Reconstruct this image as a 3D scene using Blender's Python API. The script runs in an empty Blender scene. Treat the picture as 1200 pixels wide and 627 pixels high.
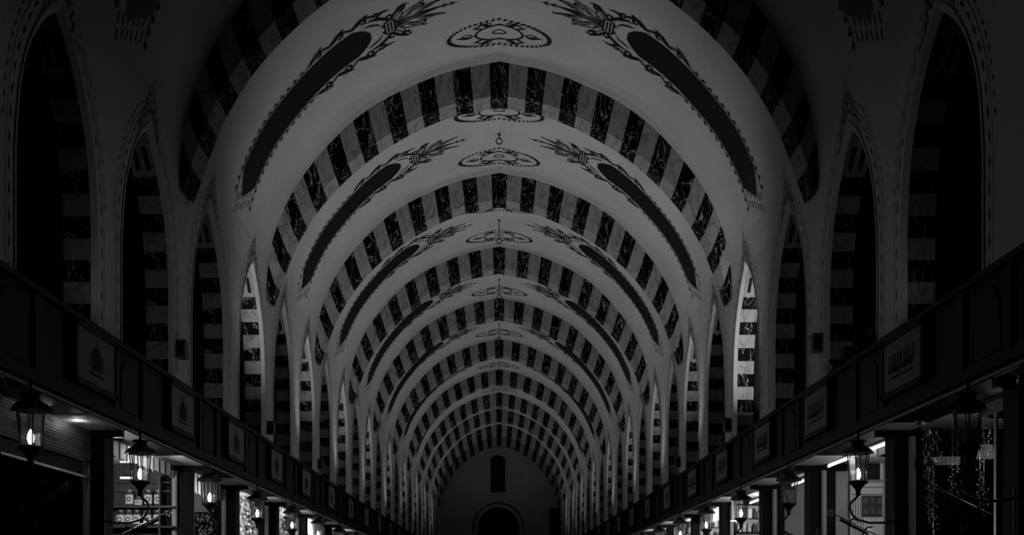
import bpy, math, random
from mathutils import Vector
random.seed(7)
S = bpy.context.scene
COL = S.collection
PI = math.pi
EYE = 1.6
F = 1356.0          # focal length in pixels of the 1200 px wide frame

# ------------------------------------------------------------------ camera
cd = bpy.data.cameras.new('camera')
cam = bpy.data.objects.new('camera', cd)
COL.objects.link(cam)
cam.location = (0, 0, EYE)
cam.rotation_euler = (PI/2, 0, 0)
cd.sensor_width = 36
cd.lens = 36*F/1200
cd.shift_x = 15/1200
cd.shift_y = 383.5/1200
cd.clip_end = 200
S.camera = cam

# ------------------------------------------------------------------ world and exposure
w = bpy.data.worlds.new('world')
S.world = w
w.use_nodes = True
w.node_tree.nodes['Background'].inputs[0].default_value = (0.5, 0.5, 0.5, 1)
w.node_tree.nodes['Background'].inputs[1].default_value = 0.0
S.view_settings.view_transform = 'Standard'
S.view_settings.look = 'None'
S.view_settings.gamma = 1
S.view_settings.use_curve_mapping = False
S.view_settings.exposure = 0.0

# rib positions (front faces) along the hall and side arch centres
RIBS = [14.85, 20.37, 25.75, 31.2, 36.6, 42.5, 48.2, 53.7, 58.4, 63.6, 68.0]
RD = 0.54
END = 68.6
Y0 = 7.0
ARCH = [10.8, 13.55, 16.42, 19.2, 22.0, 24.7]
for a, b in zip(RIBS[2:], RIBS[3:]):
    L = b - a
    ARCH += [a + RD/2 + L*0.25, a + RD/2 + L*0.75]
ARCH = [y for y in ARCH if y < END - 1.2]

def light(name, kind, loc, power, target=None, size=0.1, angle=120, color=(1, 1, 1)):
    ld = bpy.data.lights.new(name, kind)
    ld.energy = power
    ld.color = color
    if kind == 'SPOT':
        ld.spot_size = math.radians(angle)
        ld.spot_blend = 1.0
        ld.shadow_soft_size = size
    elif kind == 'AREA':
        ld.size = size
    else:
        ld.shadow_soft_size = size
    o = bpy.data.objects.new(name, ld)
    COL.objects.link(o)
    o.location = loc
    if target is not None:
        d = Vector(target) - Vector(loc)
        o.rotation_euler = d.to_track_quat('-Z', 'Y').to_euler()
    return o

# uplights standing on the ledge over the shop signs, one in the second arch of each bay
UP_Y = [18.45, 23.9, 29.4, 34.8, 40.5, 46.4, 52.0, 56.8, 62.0]
UP_P = [205, 160, 138, 124, 112, 100, 90, 80, 80]
LEDGE = EYE + 2.39
for y, p in zip(UP_Y, UP_P):
    for sx in (-1, 1):
        light('uplight_or_fill', 'SPOT', (sx*3.78, y, LEDGE + 0.30), p, (sx*0.9, y + (2.3 if y < 19 else .9 if y < 25 else .3), EYE + 9.0), 0.12, 114 if y < 19 else 130 if y < 25 else 140)
# two strong floodlights in the openings of the brightest arches
light('uplight_or_fill', 'SPOT', (4.02, 18.75, LEDGE + 0.30), 130, (4.36, 20.1, EYE + 4.4), 0.04, 70)
light('uplight_or_fill', 'SPOT', (-4.02, 18.75, LEDGE + 0.30), 9, (-4.2, 20.1, EYE + 4.6), 0.05, 70)

# added fill spots, not lamps of the hall, brightening the nearest jambs and pilasters
for sx, k in ((-1, 1.6), (1, 1.0)):
    light('uplight_or_fill', 'SPOT', (sx*3.95, 15.6, LEDGE + 0.3), 3.4*k, (sx*4.25, 17.4, EYE + 4.2), 0.05, 120)
    light('uplight_or_fill', 'SPOT', (sx*3.95, 12.7, LEDGE + 0.3), 2.4*k, (sx*4.25, 14.5, EYE + 4.2), 0.05, 120)
    light('uplight_or_fill', 'SPOT', (sx*3.68, 11.0, LEDGE + 0.2), 2.2, (sx*4.3, 12.2, EYE + 4.0), 0.05, 80)

# ------------------------------------------------------------------ materials
def newmat(name):
    m = bpy.data.materials.new(name)
    m.use_nodes = True
    nt = m.node_tree
    return m, nt, nt.nodes['Principled BSDF']

def flat(name, v, rough=0.6, metal=0.0, noise=0.12, scale=8.0, spec=0.3):
    m, nt, b = newmat(name)
    tc = nt.nodes.new('ShaderNodeTexCoord')
    n = nt.nodes.new('ShaderNodeTexNoise')
    n.inputs['Scale'].default_value = scale
    n.inputs['Detail'].default_value = 4
    r = nt.nodes.new('ShaderNodeValToRGB')
    lo, hi = v*(1-noise), min(1, v*(1+noise))
    r.color_ramp.elements[0].position = 0.3
    r.color_ramp.elements[1].position = 0.7
    r.color_ramp.elements[0].color = (lo, lo, lo, 1)
    r.color_ramp.elements[1].color = (hi, hi, hi, 1)
    nt.links.new(tc.outputs['Object'], n.inputs['Vector'])
    nt.links.new(n.outputs[0], r.inputs[0])
    nt.links.new(r.outputs[0], b.inputs['Base Color'])
    b.inputs['Roughness'].default_value = rough
    b.inputs['Metallic'].default_value = metal
    b.inputs['Specular IOR Level'].default_value = spec
    return m

def plaster():
    m, nt, b = newmat('plaster')
    tc = nt.nodes.new('ShaderNodeTexCoord')
    n = nt.nodes.new('ShaderNodeTexNoise'); n.inputs['Scale'].default_value = 0.9; n.inputs['Detail'].default_value = 6
    n2 = nt.nodes.new('ShaderNodeTexNoise'); n2.inputs['Scale'].default_value = 14; n2.inputs['Detail'].default_value = 5
    mx = nt.nodes.new('ShaderNodeMix'); mx.data_type = 'FLOAT'; mx.inputs[0].default_value = 0.35
    r = nt.nodes.new('ShaderNodeValToRGB')
    r.color_ramp.elements[0].position = 0.25; r.color_ramp.elements[1].position = 0.6
    r.color_ramp.elements[0].color = (0.40, 0.40, 0.40, 1)
    r.color_ramp.elements[1].color = (0.52, 0.52, 0.52, 1)
    bp = nt.nodes.new('ShaderNodeBump'); bp.inputs['Strength'].default_value = 0.06; bp.inputs['Distance'].default_value = 0.02
    nt.links.new(tc.outputs['Object'], n.inputs['Vector'])
    nt.links.new(tc.outputs['Object'], n2.inputs['Vector'])
    nt.links.new(n.outputs[0], mx.inputs[2]); nt.links.new(n2.outputs[0], mx.inputs[3])
    nt.links.new(mx.outputs[0], r.inputs[0]); nt.links.new(r.outputs[0], b.inputs['Base Color'])
    nt.links.new(n2.outputs[0], bp.inputs['Height']); nt.links.new(bp.outputs[0], b.inputs['Normal'])
    b.inputs['Roughness'].default_value = 0.8
    return m

def marble(name, base, vein, scale, lo, hi, rough=0.45, spec=0.3):
    """stone with thin meandering veins"""
    m, nt, b = newmat(name)
    tc = nt.nodes.new('ShaderNodeTexCoord')
    mp = nt.nodes.new('ShaderNodeMapping')
    mp.inputs['Rotation'].default_value = (0.4, 0.6, 0.5)
    mp.inputs['Scale'].default_value = (2.2, 1.0, 0.8)
    n = nt.nodes.new('ShaderNodeTexNoise'); n.inputs['Scale'].default_value = scale
    n.inputs['Detail'].default_value = 5; n.inputs['Distortion'].default_value = 1.6
    s = nt.nodes.new('ShaderNodeMath'); s.operation = 'SUBTRACT'; s.inputs[1].default_value = 0.5
    a = nt.nodes.new('ShaderNodeMath'); a.operation = 'ABSOLUTE'
    r = nt.nodes.new('ShaderNodeValToRGB')
    r.color_ramp.elements[0].position = lo; r.color_ramp.elements[1].position = hi
    r.color_ramp.elements[0].color = (vein, vein, vein, 1)
    r.color_ramp.elements[1].color = (base, base, base, 1)
    nt.links.new(tc.outputs['Object'], mp.inputs[0]); nt.links.new(mp.outputs[0], n.inputs['Vector'])
    nt.links.new(n.outputs[0], s.inputs[0]); nt.links.new(s.outputs[0], a.inputs[0])
    nt.links.new(a.outputs[0], r.inputs[0]); nt.links.new(r.outputs[0], b.inputs['Base Color'])
    b.inputs['Roughness'].default_value = rough
    b.inputs['Specular IOR Level'].default_value = spec
    return m

def stone_wall():
    m, nt, b = newmat('stone_wall')
    tc = nt.nodes.new('ShaderNodeTexCoord')
    sp = nt.nodes.new('ShaderNodeSeparateXYZ'); cb = nt.nodes.new('ShaderNodeCombineXYZ')
    bt = nt.nodes.new('ShaderNodeTexBrick')
    bt.inputs['Color1'].default_value = (0.34, 0.34, 0.34, 1)
    bt.inputs['Color2'].default_value = (0.40, 0.40, 0.40, 1)
    bt.inputs['Mortar'].default_value = (0.30, 0.30, 0.30, 1)
    bt.inputs['Scale'].default_value = 1.0
    bt.inputs['Brick Width'].default_value = 0.9
    bt.inputs['Row Height'].default_value = 0.42
    bt.inputs['Mortar Size'].default_value = 0.015
    nt.links.new(tc.outputs['Object'], sp.inputs[0])
    nt.links.new(sp.outputs[0], cb.inputs[0]); nt.links.new(sp.outputs[2], cb.inputs[1])
    nt.links.new(cb.outputs[0], bt.inputs['Vector'])
    nt.links.new(bt.outputs['Color'], b.inputs['Base Color'])
    b.inputs['Roughness'].default_value = 0.85
    return m

def emit(name, v, strength):
    m = bpy.data.materials.new(name); m.use_nodes = True
    nt = m.node_tree; nt.nodes.clear()
    e = nt.nodes.new('ShaderNodeEmission'); o = nt.nodes.new('ShaderNodeOutputMaterial')
    e.inputs[0].default_value = (v, v, v, 1); e.inputs[1].default_value = strength
    nt.links.new(e.outputs[0], o.inputs[0])
    return m

def glass(name, tint=0.85, gloss=0.12):
    m = bpy.data.materials.new(name); m.use_nodes = True
    nt = m.node_tree; nt.nodes.clear()
    t = nt.nodes.new('ShaderNodeBsdfTransparent'); t.inputs[0].default_value = (tint, tint, tint, 1)
    g = nt.nodes.new('ShaderNodeBsdfGlossy'); g.inputs['Roughness'].default_value = 0.12
    df = nt.nodes.new('ShaderNodeBsdfDiffuse'); df.inputs[0].default_value = (0.6, 0.6, 0.6, 1)
    mx = nt.nodes.new('ShaderNodeMixShader'); mx.inputs[0].default_value = gloss
    mx2 = nt.nodes.new('ShaderNodeMixShader'); mx2.inputs[0].default_value = 0.07
    o = nt.nodes.new('ShaderNodeOutputMaterial')
    nt.links.new(t.outputs[0], mx.inputs[1]); nt.links.new(g.outputs[0], mx.inputs[2])
    nt.links.new(mx.outputs[0], mx2.inputs[1]); nt.links.new(df.outputs[0], mx2.inputs[2])
    nt.links.new(mx2.outputs[0], o.inputs[0])
    return m

def cloth(name, v):
    m = bpy.data.materials.new(name); m.use_nodes = True
    nt = m.node_tree; nt.nodes.clear()
    d = nt.nodes.new('ShaderNodeBsdfDiffuse'); t = nt.nodes.new('ShaderNodeBsdfTranslucent')
    mx = nt.nodes.new('ShaderNodeMixShader'); o = nt.nodes.new('ShaderNodeOutputMaterial')
    d.inputs[0].default_value = t.inputs[0].default_value = (v, v, v, 1)
    nt.links.new(d.outputs[0], mx.inputs[1]); nt.links.new(t.outputs[0], mx.inputs[2]); nt.links.new(mx.outputs[0], o.inputs[0])
    return m

M = {
    'plaster': plaster(),
    'paint': flat('dark_paint', 0.012, 0.75, 0, 0.3, 30, 0.1),
    'band': flat('painted_band', 0.006, 0.42, 0, 0.3, 3, 0.1),
    'soft': flat('faded_paint', 0.13, 0.8, 0, 0.4, 20),
    'black': marble('black_marble', 0.003, 0.42, 2.0, 0.0, 0.011, 0.6, 0.06),
    'grey': marble('grey_marble', 0.31, 0.17, 1.5, 0.0, 0.045, 0.7, 0.2),
    'stone': stone_wall(),
    'wood': flat('dark_wood', 0.004, 0.6, 0, 0.35, 5, 0.1),
    'woodlight': flat('fascia_wood', 0.006, 0.6, 0, 0.3, 6, 0.1),
    'sign': flat('sign_panel', 0.13, 0.6, 0, 0.15, 4),
    'floor': flat('floor_stone', 0.14, 0.5, 0, 0.3, 3),
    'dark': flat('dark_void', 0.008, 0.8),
    'iron': flat('black_iron', 0.012, 0.4, 0.3),
    'metal': flat('brushed_metal', 0.45, 0.35, 0.8),
    'white': flat('white_paint', 0.75, 0.6, 0, 0.06),
    'cream': flat('shop_wall', 0.45, 0.8, 0, 0.1, 3),
    'cloth': cloth('valance_cloth', 0.8),
    'clothdark': cloth('valance_stripe', 0.03),
    'goods': flat('pale_goods', 0.5, 0.5, 0, 0.4, 30),
    'goodsdark': flat('dark_goods', 0.06, 0.5, 0, 0.4, 20),
    'leaf': flat('foliage', 0.25, 0.6, 0, 0.6, 12),
    'bead': flat('shiny_bead', 0.5, 0.15, 0.7),
    'flame': emit('lamp_flame', 1.0, 2.6),
    'tube': emit('tube_light', 1.0, 1.4),
    'pane': flat('window_glass', 0.02, 0.15),
    'glass': glass('lantern_glass', 0.8, 0.08),
    'shopglass': glass('shop_glass', 0.75, 0.1),
}

# ------------------------------------------------------------------ mesh helpers
class MB:
    def __init__(s):
        s.v = []; s.f = []; s.m = []; s.k = 0; s.sm = []
    def mat(s, k): s.k = k; return s
    def face(s, pts, smooth=False):
        i = len(s.v)
        s.v += [tuple(p) for p in pts]
        s.f.append(tuple(range(i, i+len(pts)))); s.m.append(s.k); s.sm.append(smooth)
    def box(s, x0, x1, y0, y1, z0, z1):
        if y1-y0 > 12:                      # long runs of wall and fascia are laid in lengths
            cuts = [y0] + [c for c in (28, 36, 44, 52, 60) if y0 < c < y1] + [y1]
            for a, b in zip(cuts, cuts[1:]): s.box1(x0, x1, a, b, z0, z1)
        else: s.box1(x0, x1, y0, y1, z0, z1)
    def box1(s, x0, x1, y0, y1, z0, z1):
        i = len(s.v)
        s.v += [(x, y, z) for x in (x0, x1) for y in (y0, y1) for z in (z0, z1)]
        for q in ((0,1,3,2),(4,6,7,5),(0,4,5,1),(2,3,7,6),(0,2,6,4),(1,5,7,3)):
            s.f.append(tuple(i+a for a in q)); s.m.append(s.k); s.sm.append(False)
    def grid(s, rows, closed=False, smooth=True):
        i = len(s.v); n = len(rows[0])
        for r in rows: s.v += [tuple(p) for p in r]
        for a in range(len(rows)-1):
            for b in range(n if closed else n-1):
                c = (b+1) % n
                s.f.append((i+a*n+b, i+a*n+c, i+(a+1)*n+c, i+(a+1)*n+b)); s.m.append(s.k); s.sm.append(smooth)
    def lathe(s, prof, cx=0, cy=0, n=12, smooth=True, rot=0):
        s.grid([[(cx+r*math.cos(rot+2*PI*j/n), cy+r*math.sin(rot+2*PI*j/n), z) for j in range(n)] for r, z in prof], True, smooth)
    def tube(s, pts, r, n=6):
        pts = [Vector(p) for p in pts]
        rows = []
        for i, p in enumerate(pts):
            d = (pts[min(i+1, len(pts)-1)] - pts[max(i-1, 0)])
            if d.length < 1e-9: d = Vector((0, 0, 1))
            d.normalize()
            a = d.cross(Vector((0, 0, 1)) if abs(d.z) < 0.9 else Vector((0, 1, 0))).normalized()
            b = d.cross(a)
            rr = r[i] if isinstance(r, (list, tuple)) else r
            rows.append([p + a*rr*math.cos(2*PI*j/n) + b*rr*math.sin(2*PI*j/n) for j in range(n)])
        s.grid(rows, True, True)
        s.face(rows[0]); s.face(rows[-1][::-1])
    def build(s, name, mats, parent=None, recalc=True):
        me = bpy.data.meshes.new(name)
        me.from_pydata(s.v, [], s.f)
        if not isinstance(mats, (list, tuple)): mats = [mats]
        for m in mats: me.materials.append(m)
        me.polygons.foreach_set('material_index', s.m)
        me.polygons.foreach_set('use_smooth', s.sm)
        me.update()
        o = bpy.data.objects.new(name, me)
        COL.objects.link(o)
        if parent: o.parent = parent
        return o

def tag(o, label, cat, group=None, kind=None):
    o['label'] = label; o['category'] = cat
    if group: o['group'] = group
    if kind: o['kind'] = kind
    return o
def thing(name, label, cat, loc=(0, 0, 0), group=None):
    o = bpy.data.objects.new(name, None); COL.objects.link(o)
    o.location = loc; o.empty_display_size = 0.1
    return tag(o, label, cat, group)
def struct(o):
    o['kind'] = 'structure'; return o
def copy_tree(o, parent=None):
    c = o.copy(); COL.objects.link(c)
    if parent: c.parent = parent
    for ch in list(o.children): copy_tree(ch, c)
    return c
def at(px, py, y):
    """metres across and up for a point of the photograph at depth y"""
    return (px-585)*y/F, EYE + (697-py)*y/F
ORD = ['nearest', 'second', 'third', 'fourth', 'fifth', 'sixth', 'seventh', 'eighth', 'ninth', 'tenth', 'eleventh', 'twelfth',
       'thirteenth', 'fourteenth', 'fifteenth', 'sixteenth', 'seventeenth', 'eighteenth', 'nineteenth', 'twentieth', 'twenty-first', 'twenty-second', 'twenty-third']
def nth(i, what):
    return ('%s nearest the camera' % what) if i == 0 else '%s, %s from the camera' % (what, ORD[i])

# ------------------------------------------------------------------ profiles
OUT = [(0, 9.39), (.84, 9.22), (1.5, 8.97), (2.13, 8.66), (2.67, 8.26), (3.2, 7.70), (3.6, 7.15), (3.9, 6.52), (4.05, 5.95), (4.1, 5.4)]
INN = [(0, 8.80), (.8, 8.64), (1.35, 8.43), (1.88, 8.15), (2.4, 7.80), (2.88, 7.37), (3.3, 6.88), (3.65, 6.30), (3.86, 5.78), (3.99, 5.4), (4.12, 5.05)]
def spline(pts, n=12):
    P = [Vector(p) for p in pts]
    P = [P[0]*2-P[1]] + P + [P[-1]*2-P[-2]]
    out = []
    for i in range(1, len(P)-2):
        for j in range(n):
            t = j/n
            a, b, c, d = P[i-1], P[i], P[i+1], P[i+2]
            out.append(0.5*((2*b)+(c-a)*t+(2*a-5*b+4*c-d)*t*t+(3*b-a-3*c+d)*t**3))
    out.append(P[-2])
    return out
class Curve2:
    def __init__(s, pts):
        s.p = spline(pts); s.L = [0]
        for a, b in zip(s.p, s.p[1:]): s.L.append(s.L[-1]+(b-a).length)
        s.len = s.L[-1]
    def at(s, d):
        d = max(0, min(s.len, d))
        lo, hi = 0, len(s.L)-1
        while hi-lo > 1:
            m = (lo+hi)//2
            if s.L[m] <= d: lo = m
            else: hi = m
        t = (d-s.L[lo])/(s.L[hi]-s.L[lo])
        return s.p[lo].lerp(s.p[hi], t)
    def nrm(s, d):
        a, b = s.at(d-0.02), s.at(d+0.02)
        t = (b-a).normalized()
        return Vector((-abs(t.y), -abs(t.x)))     # inwards for the positive side
VO = Curve2(OUT); VI = Curve2(INN)
def wall_x(h):
    if h <= 5.4: return 4.1
    for a, b in zip(VO.p, VO.p[1:]):
        if b.y <= h <= a.y:
            return a.x + (b.x-a.x)*(a.y-h)/(a.y-b.y)
    return 0
def vault_pt(side, s, y, off=0.006):
    p = VO.at(abs(s)); n = VO.nrm(abs(s))
    sg = side if s >= 0 else -side
    return (sg*(p.x+n.x*off), y, EYE + p.y + n.y*off)

HJ = 6.2            # height (above the eye) where wall meets vault
SJ = min((abs(VO.p[i].y-HJ), VO.L[i]) for i in range(len(VO.p)))[1]
HJ = VO.at(SJ).y

# ------------------------------------------------------------------ ceiling: plaster vault with painted ornaments
c = MB()
ys = [Y0 + (END-Y0)*i/60 for i in range(61)]
n = 36
prof = [VO.at(SJ*i/n) for i in range(n+1)]
full = [(-p.x, p.y) for p in prof[::-1]] + [(p.x, p.y) for p in prof[1:]]
c.grid([[(x, y, EYE+h) for x, h in full] for y in ys])

BOLD = 1.35
def stroke(mb, mp, pts, wd, step=0.06):
    """a painted brush stroke: polyline pts in (u, v), ribbon of width wd, mapped by mp(u, v)"""
    q = []
    for a, b in zip(pts, pts[1:]):
        d = math.hypot(b[0]-a[0], b[1]-a[1]); k = max(1, int(d/step))
        for i in range(k): q.append((a[0]+(b[0]-a[0])*i/k, a[1]+(b[1]-a[1])*i/k))
    q.append(pts[-1])
    rows = []
    N = len(q)
    for i, p in enumerate(q):
        a, b = q[max(0, i-1)], q[min(N-1, i+1)]
        dx, dy = b[0]-a[0], b[1]-a[1]; l = math.hypot(dx, dy) or 1
        ww = (wd(i/(N-1)) if callable(wd) else wd)/2*BOLD
        rows.append([mp(p[0]-dy/l*ww, p[1]+dx/l*ww), mp(p[0]+dy/l*ww, p[1]-dx/l*ww)])
    mb.grid(rows, False, False)
def leafw(w): return lambda t: w*math.sin(PI*min(1, max(0.04, t*0.96+0.02)))
def ellipse(cu, cv, a, b, n=24, t0=0, t1=2*PI):
    return [(cu+a*math.cos(t0+(t1-t0)*i/n), cv+b*math.sin(t0+(t1-t0)*i/n)) for i in range(n+1)]
def spiral(cu, cv, r, turns, a0, hand, n=18):
    return [(cu+r*(1-.8*i/n)*math.cos(a0+hand*2*PI*turns*i/n), cv+r*(1-.8*i/n)*math.sin(a0+hand*2*PI*turns*i/n)) for i in range(n+1)]

def medallion(mb, yc, full_detail=True):
    mp = lambda u, v: vault_pt(1, u, yc+v)
    A, B = 0.86, 0.42
    mb.mat(1)
    k = 52
    for i in range(k):
        t = 2*PI*i/k
        u, v = A*math.cos(t), B*math.sin(t)
        tu, tv = -A*math.sin(t), B*math.cos(t); l = math.hypot(tu, tv); tu /= l; tv /= l
        nu, nv = math.cos(t), math.sin(t)
        stroke(mb, mp, [(u-tu*.03-nu*.05, v-tv*.03-nv*.045), (u, v), (u+tu*.03+nu*.05, v+tv*.03+nv*.045)], leafw(.045), 1)
        stroke(mb, mp, [(u-tu*.05, v-tv*.05), (u+tu*.05, v+tv*.05)], leafw(.045), 1)
    stroke(mb, mp, ellipse(0, 0, .40, .24, 30), .03)
    stroke(mb, mp, ellipse(0, 0, .11, .065, 16), .022)
    for sgn in (-1, 1):
        stroke(mb, mp, [(sgn*.40, 0), (sgn*.5, .03), (sgn*.74, 0)], leafw(.05))
        stroke(mb, mp, ellipse(sgn*.55, 0, .09, .07, 12), .018)
        for s2 in (-1, 1):
            stroke(mb, mp, [(sgn*.12, s2*.22), (sgn*.28, s2*.33), (sgn*.40, s2*.25)], leafw(.05))
            stroke(mb, mp, [(sgn*.26, s2*.16), (sgn*.46, s2*.26)], leafw(.04))
            stroke(mb, mp, ellipse(sgn*.2, s2*.29, .07, .05, 10), .016)

def band(mb, yc, side, detail=True):
    """broad painted ribbon rising from the springing, dotted edges, urn and palmette at its top"""
    S0, S1 = 2.12, 5.12      # arc distance from the crown: top and foot of the ribbon
    hw = 0.40
    mp = lambda u, v: vault_pt(side, u, yc+v)
    mb.mat(2)
    rows = []
    for i in range(33):
        u = S0+(S1-S0)*i/32
        k = min(1, .25+(i/5)**.6) if i < 5 else 1
        rows.append([mp(u, -hw*k), mp(u, 0), mp(u, hw*k)])
    mb.grid(rows, False, False)
    mb.face([mp(S1, -hw), mp(S1, hw), mp(S1+.33, -.12)])
    mb.mat(1)
    U = S0-.40
    def leafout(p, q, w_, lw=.016, n=8):
        """outlined leaf from p to q"""
        dx, dy = q[0]-p[0], q[1]-p[1]; l = math.hypot(dx, dy); nx, ny = -dy/l, dx/l
        for sg in (-1, 1):
            stroke(mb, mp, [(p[0]+dx*t/n+nx*sg*w_*math.sin(PI*(t/n)**.8), p[1]+dy*t/n+ny*sg*w_*math.sin(PI*(t/n)**.8)) for t in range(n+1)], lw, 1)
    for sv in (-1, 1):
        e = sv*(hw+.085)
        stroke(mb, mp, [(S0+1.2, sv*(hw+.035)), (S1+.35, sv*(hw+.035))], .010, .2)
        u = S0+1.25
        while u < S1+.3:
            stroke(mb, mp, [(u, e-.02*sv), (u+.05, e+.015*sv), (u+.10, e)], leafw(.055), 1)
            u += .155
        # leafy scrolls along the upper third of the ribbon
        for j in range(3):
            c0 = S0+.95-.42*j
            stroke(mb, mp, [(c0+.28, e-.03*sv), (c0+.12, e+.02*sv), (c0-.05, sv*(hw+.17+.02*j)), (c0-.2, sv*(hw+.12)), (c0-.28, sv*(hw+.04))], leafw(.05), .05)
            stroke(mb, mp, spiral(c0-.02, sv*(hw+.10), .085, 1.2, PI*.2, sv), leafw(.04), 1)
            leafout((c0+.2, sv*(hw+.06)), (c0-.12, sv*(hw+.26)), .04)
            stroke(mb, mp, [(c0+.05, sv*(hw+.2)), (c0+.02, sv*(hw+.30))], leafw(.04), 1)
        # scroll from the ribbon's edge to the urn
        stroke(mb, mp, [(S0+.05, sv*(hw+.03)), (S0-.08, sv*.42), (S0-.22, sv*.34), (S0-.32, sv*.2)], leafw(.06), .05)
        stroke(mb, mp, [(S0+.1, sv*.34), (S0, sv*.30), (S0-.12, sv*.24), (S0-.2, sv*.12)], leafw(.035), .05)
        stroke(mb, mp, spiral(S0-.12, sv*.50, .10, 1.2, 0, -sv), leafw(.04), 1)
        stroke(mb, mp, spiral(U+.05, sv*.30, .09, 1.1, PI, sv), leafw(.04), 1)
        # fronds of the palmette: outlined leaves with a rib and a curled tip
        for ang, ln, w_ in ((.26, .84, .062), (.62, .60, .07), (1.15, .38, .055)):
            du, dv = -math.cos(ang)*ln, sv*math.sin(ang)*ln
            leafout((U-.03, sv*.05), (U+du, dv), w_)
            stroke(mb, mp, [(U+du*.45, dv*.45+sv*.02), (U+du*.85, dv*.85)], leafw(.03), .1)
            stroke(mb, mp, spiral(U+du-.02, dv, .04, .8, 0, sv, 8), .016, 1)
        stroke(mb, mp, [(U+.20, sv*.06), (U+.14, sv*.18), (U+.02, sv*.20), (U-.03, sv*.1)], .03, 1)
    for sv in (-1, 1):
        stroke(mb, mp, spiral(U-.16, sv*.40, .09, 1.2, PI*.5, sv), leafw(.04), 1)
        stroke(mb, mp, [(U+.08, sv*.2), (U-.04, sv*.34), (U-.2, sv*.48), (U-.3, sv*.44)], leafw(.05), .05)
        stroke(mb, mp, spiral(U-.48, sv*.26, .055, 1.0, 0, -sv), leafw(.035), 1)
        stroke(mb, mp, [(U+.3, sv*.42), (U+.16, sv*.52), (U+.02, sv*.5)], leafw(.05), .05)
    for j in range(4):
        stroke(mb, mp, [(U-.01+.055*j, -.15), (U-.01+.055*j, .15)], .024)
    leafout((U-.03, 0), (U-.80, 0), .05)
    stroke(mb, mp, [(U-.1, 0), (U-1.10, 0)], leafw(.035), .1)
    for q in (.88, 1.0):
        stroke(mb, mp, [(U-q+.07, -.07), (U-q, 0), (U-q+.07, .07)], leafw(.04), 1)
    # small fringed panel under the foot of the ribbon
    for j in range(6):
        v = -.36+.13*j
        stroke(mb, mp, [(S1+.34-.06*j, v), (S1+.48-.06*j, v)], .02)
        stroke(mb, mp, [(S1+.52-.06*j, v+.03), (S1+.64-.06*j, v+.03)], .02)

bays = [(9.9, 14.85)] + [(a+RD, b) for a, b in zip(RIBS, RIBS[1:])]
for i, (a, b) in enumerate(bays):
    m_ = (a+b)/2
    for d in (-.95, 1.40): medallion(c, m_+d)
    for sd in (-1, 1): band(c, m_+.2, sd)
struct(c.build('ceiling', [M['plaster'], M['paint'], M['band']]))

BOLD = 1.0
# ------------------------------------------------------------------ vault arches of alternating stone
def build_rib(i, y):
    mb = MB()
    NB = 19                                # blocks in half the arch, first one is half a keystone
    fr = [0] + [(k+.5)/(NB-.0) for k in range(NB)]
    for sd in (-1, 1):
        for k in range(len(fr)-1):
            mb.mat(0 if k % 2 == 0 else 1)
            for j in range(3):
                t0 = fr[k]+(fr[k+1]-fr[k])*j/3; t1 = fr[k]+(fr[k+1]-fr[k])*(j+1)/3
                a0, a1 = VI.at(t0*VI.len), VI.at(t1*VI.len)
                b0, b1 = VO.at(t0*VO.len), VO.at(t1*VO.len)
                A0, A1 = (sd*a0.x, EYE+a0.y), (sd*a1.x, EYE+a1.y)
                g0, g1 = min(.03, b0.x*.1), min(.03, b1.x*.1)
                B0, B1 = (sd*(b0.x+g0), EYE+b0.y+.03), (sd*(b1.x+g1), EYE+b1.y+.03)
                for yy in (y, y+RD):
                    mb.face([(A0[0], yy, A0[1]), (A1[0], yy, A1[1]), (B1[0], yy, B1[1]), (B0[0], yy, B0[1])])
                mb.face([(A0[0], y, A0[1]), (A1[0], y, A1[1]), (A1[0], y+RD, A1[1]), (A0[0], y+RD, A0[1])])
    o = mb.build('vault_arch', [M['black'], M['grey']])
    lab = nth(i, 'pointed vault arch of alternating black and grey marble blocks')
    if i == len(RIBS)-1: lab = 'farthest black and grey striped vault arch, touching the end wall'
    tag(o, lab, 'arch', 'striped arches across the vault')
for i, y in enumerate(RIBS): build_rib(i, y)

# ------------------------------------------------------------------ side walls with pointed openings
OPEN = [(1.0, 1.5), (1.0, 3.75), (.95, 4.15), (.86, 4.5), (.68, 4.85), (.46, 5.14), (.23, 5.36), (0, 5.52)]
ow = Curve2([(p[0], p[1]) for p in OPEN[1:]])
OP = [(1.0, 1.5), (1.0, 2.4), (1.0, 3.0)] + [(p.x, p.y) for p in ow.p[::4]]
if OP[-1][0] > 1e-4: OP.append((0, 5.52))
def shell(side, name):
    mb = MB()
    ed = [Y0] + [(a+b)/2 for a, b in zip(ARCH, ARCH[1:])] + [END]
    for k, yc in enumerate(ARCH):
        y0, y1 = ed[k], ed[k+1]
        for (d0, h0), (d1, h1) in zip(OP, OP[1:]):
            x0, x1 = side*wall_x(h0), side*wall_x(h1)
            mb.face([(x0, y0, EYE+h0), (x0, yc-d0, EYE+h0), (x1, yc-d1, EYE+h1), (x1, y0, EYE+h1)])
            mb.face([(x0, yc+d0, EYE+h0), (x0, y1, EYE+h0), (x1, y1, EYE+h1), (x1, yc+d1, EYE+h1)])
        hs = [5.52, 5.7, 5.9, 6.05, HJ]
        for h0, h1 in zip(hs, hs[1:]):
            x0, x1 = side*wall_x(h0), side*wall_x(h1)
            mb.face([(x0, y0, EYE+h0), (x0, y1, EYE+h0), (x1, y1, EYE+h1), (x1, y0, EYE+h1)])
        # soffit-like sill at the foot of the opening
    mb.box(*(sorted((side*4.1, side*4.9))), Y0, END, EYE+1.66, EYE+1.74)
    return struct(mb.build(name, [M['plaster']]))
shell(-1, 'wall_left'); shell(1, 'wall_right')

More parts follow.
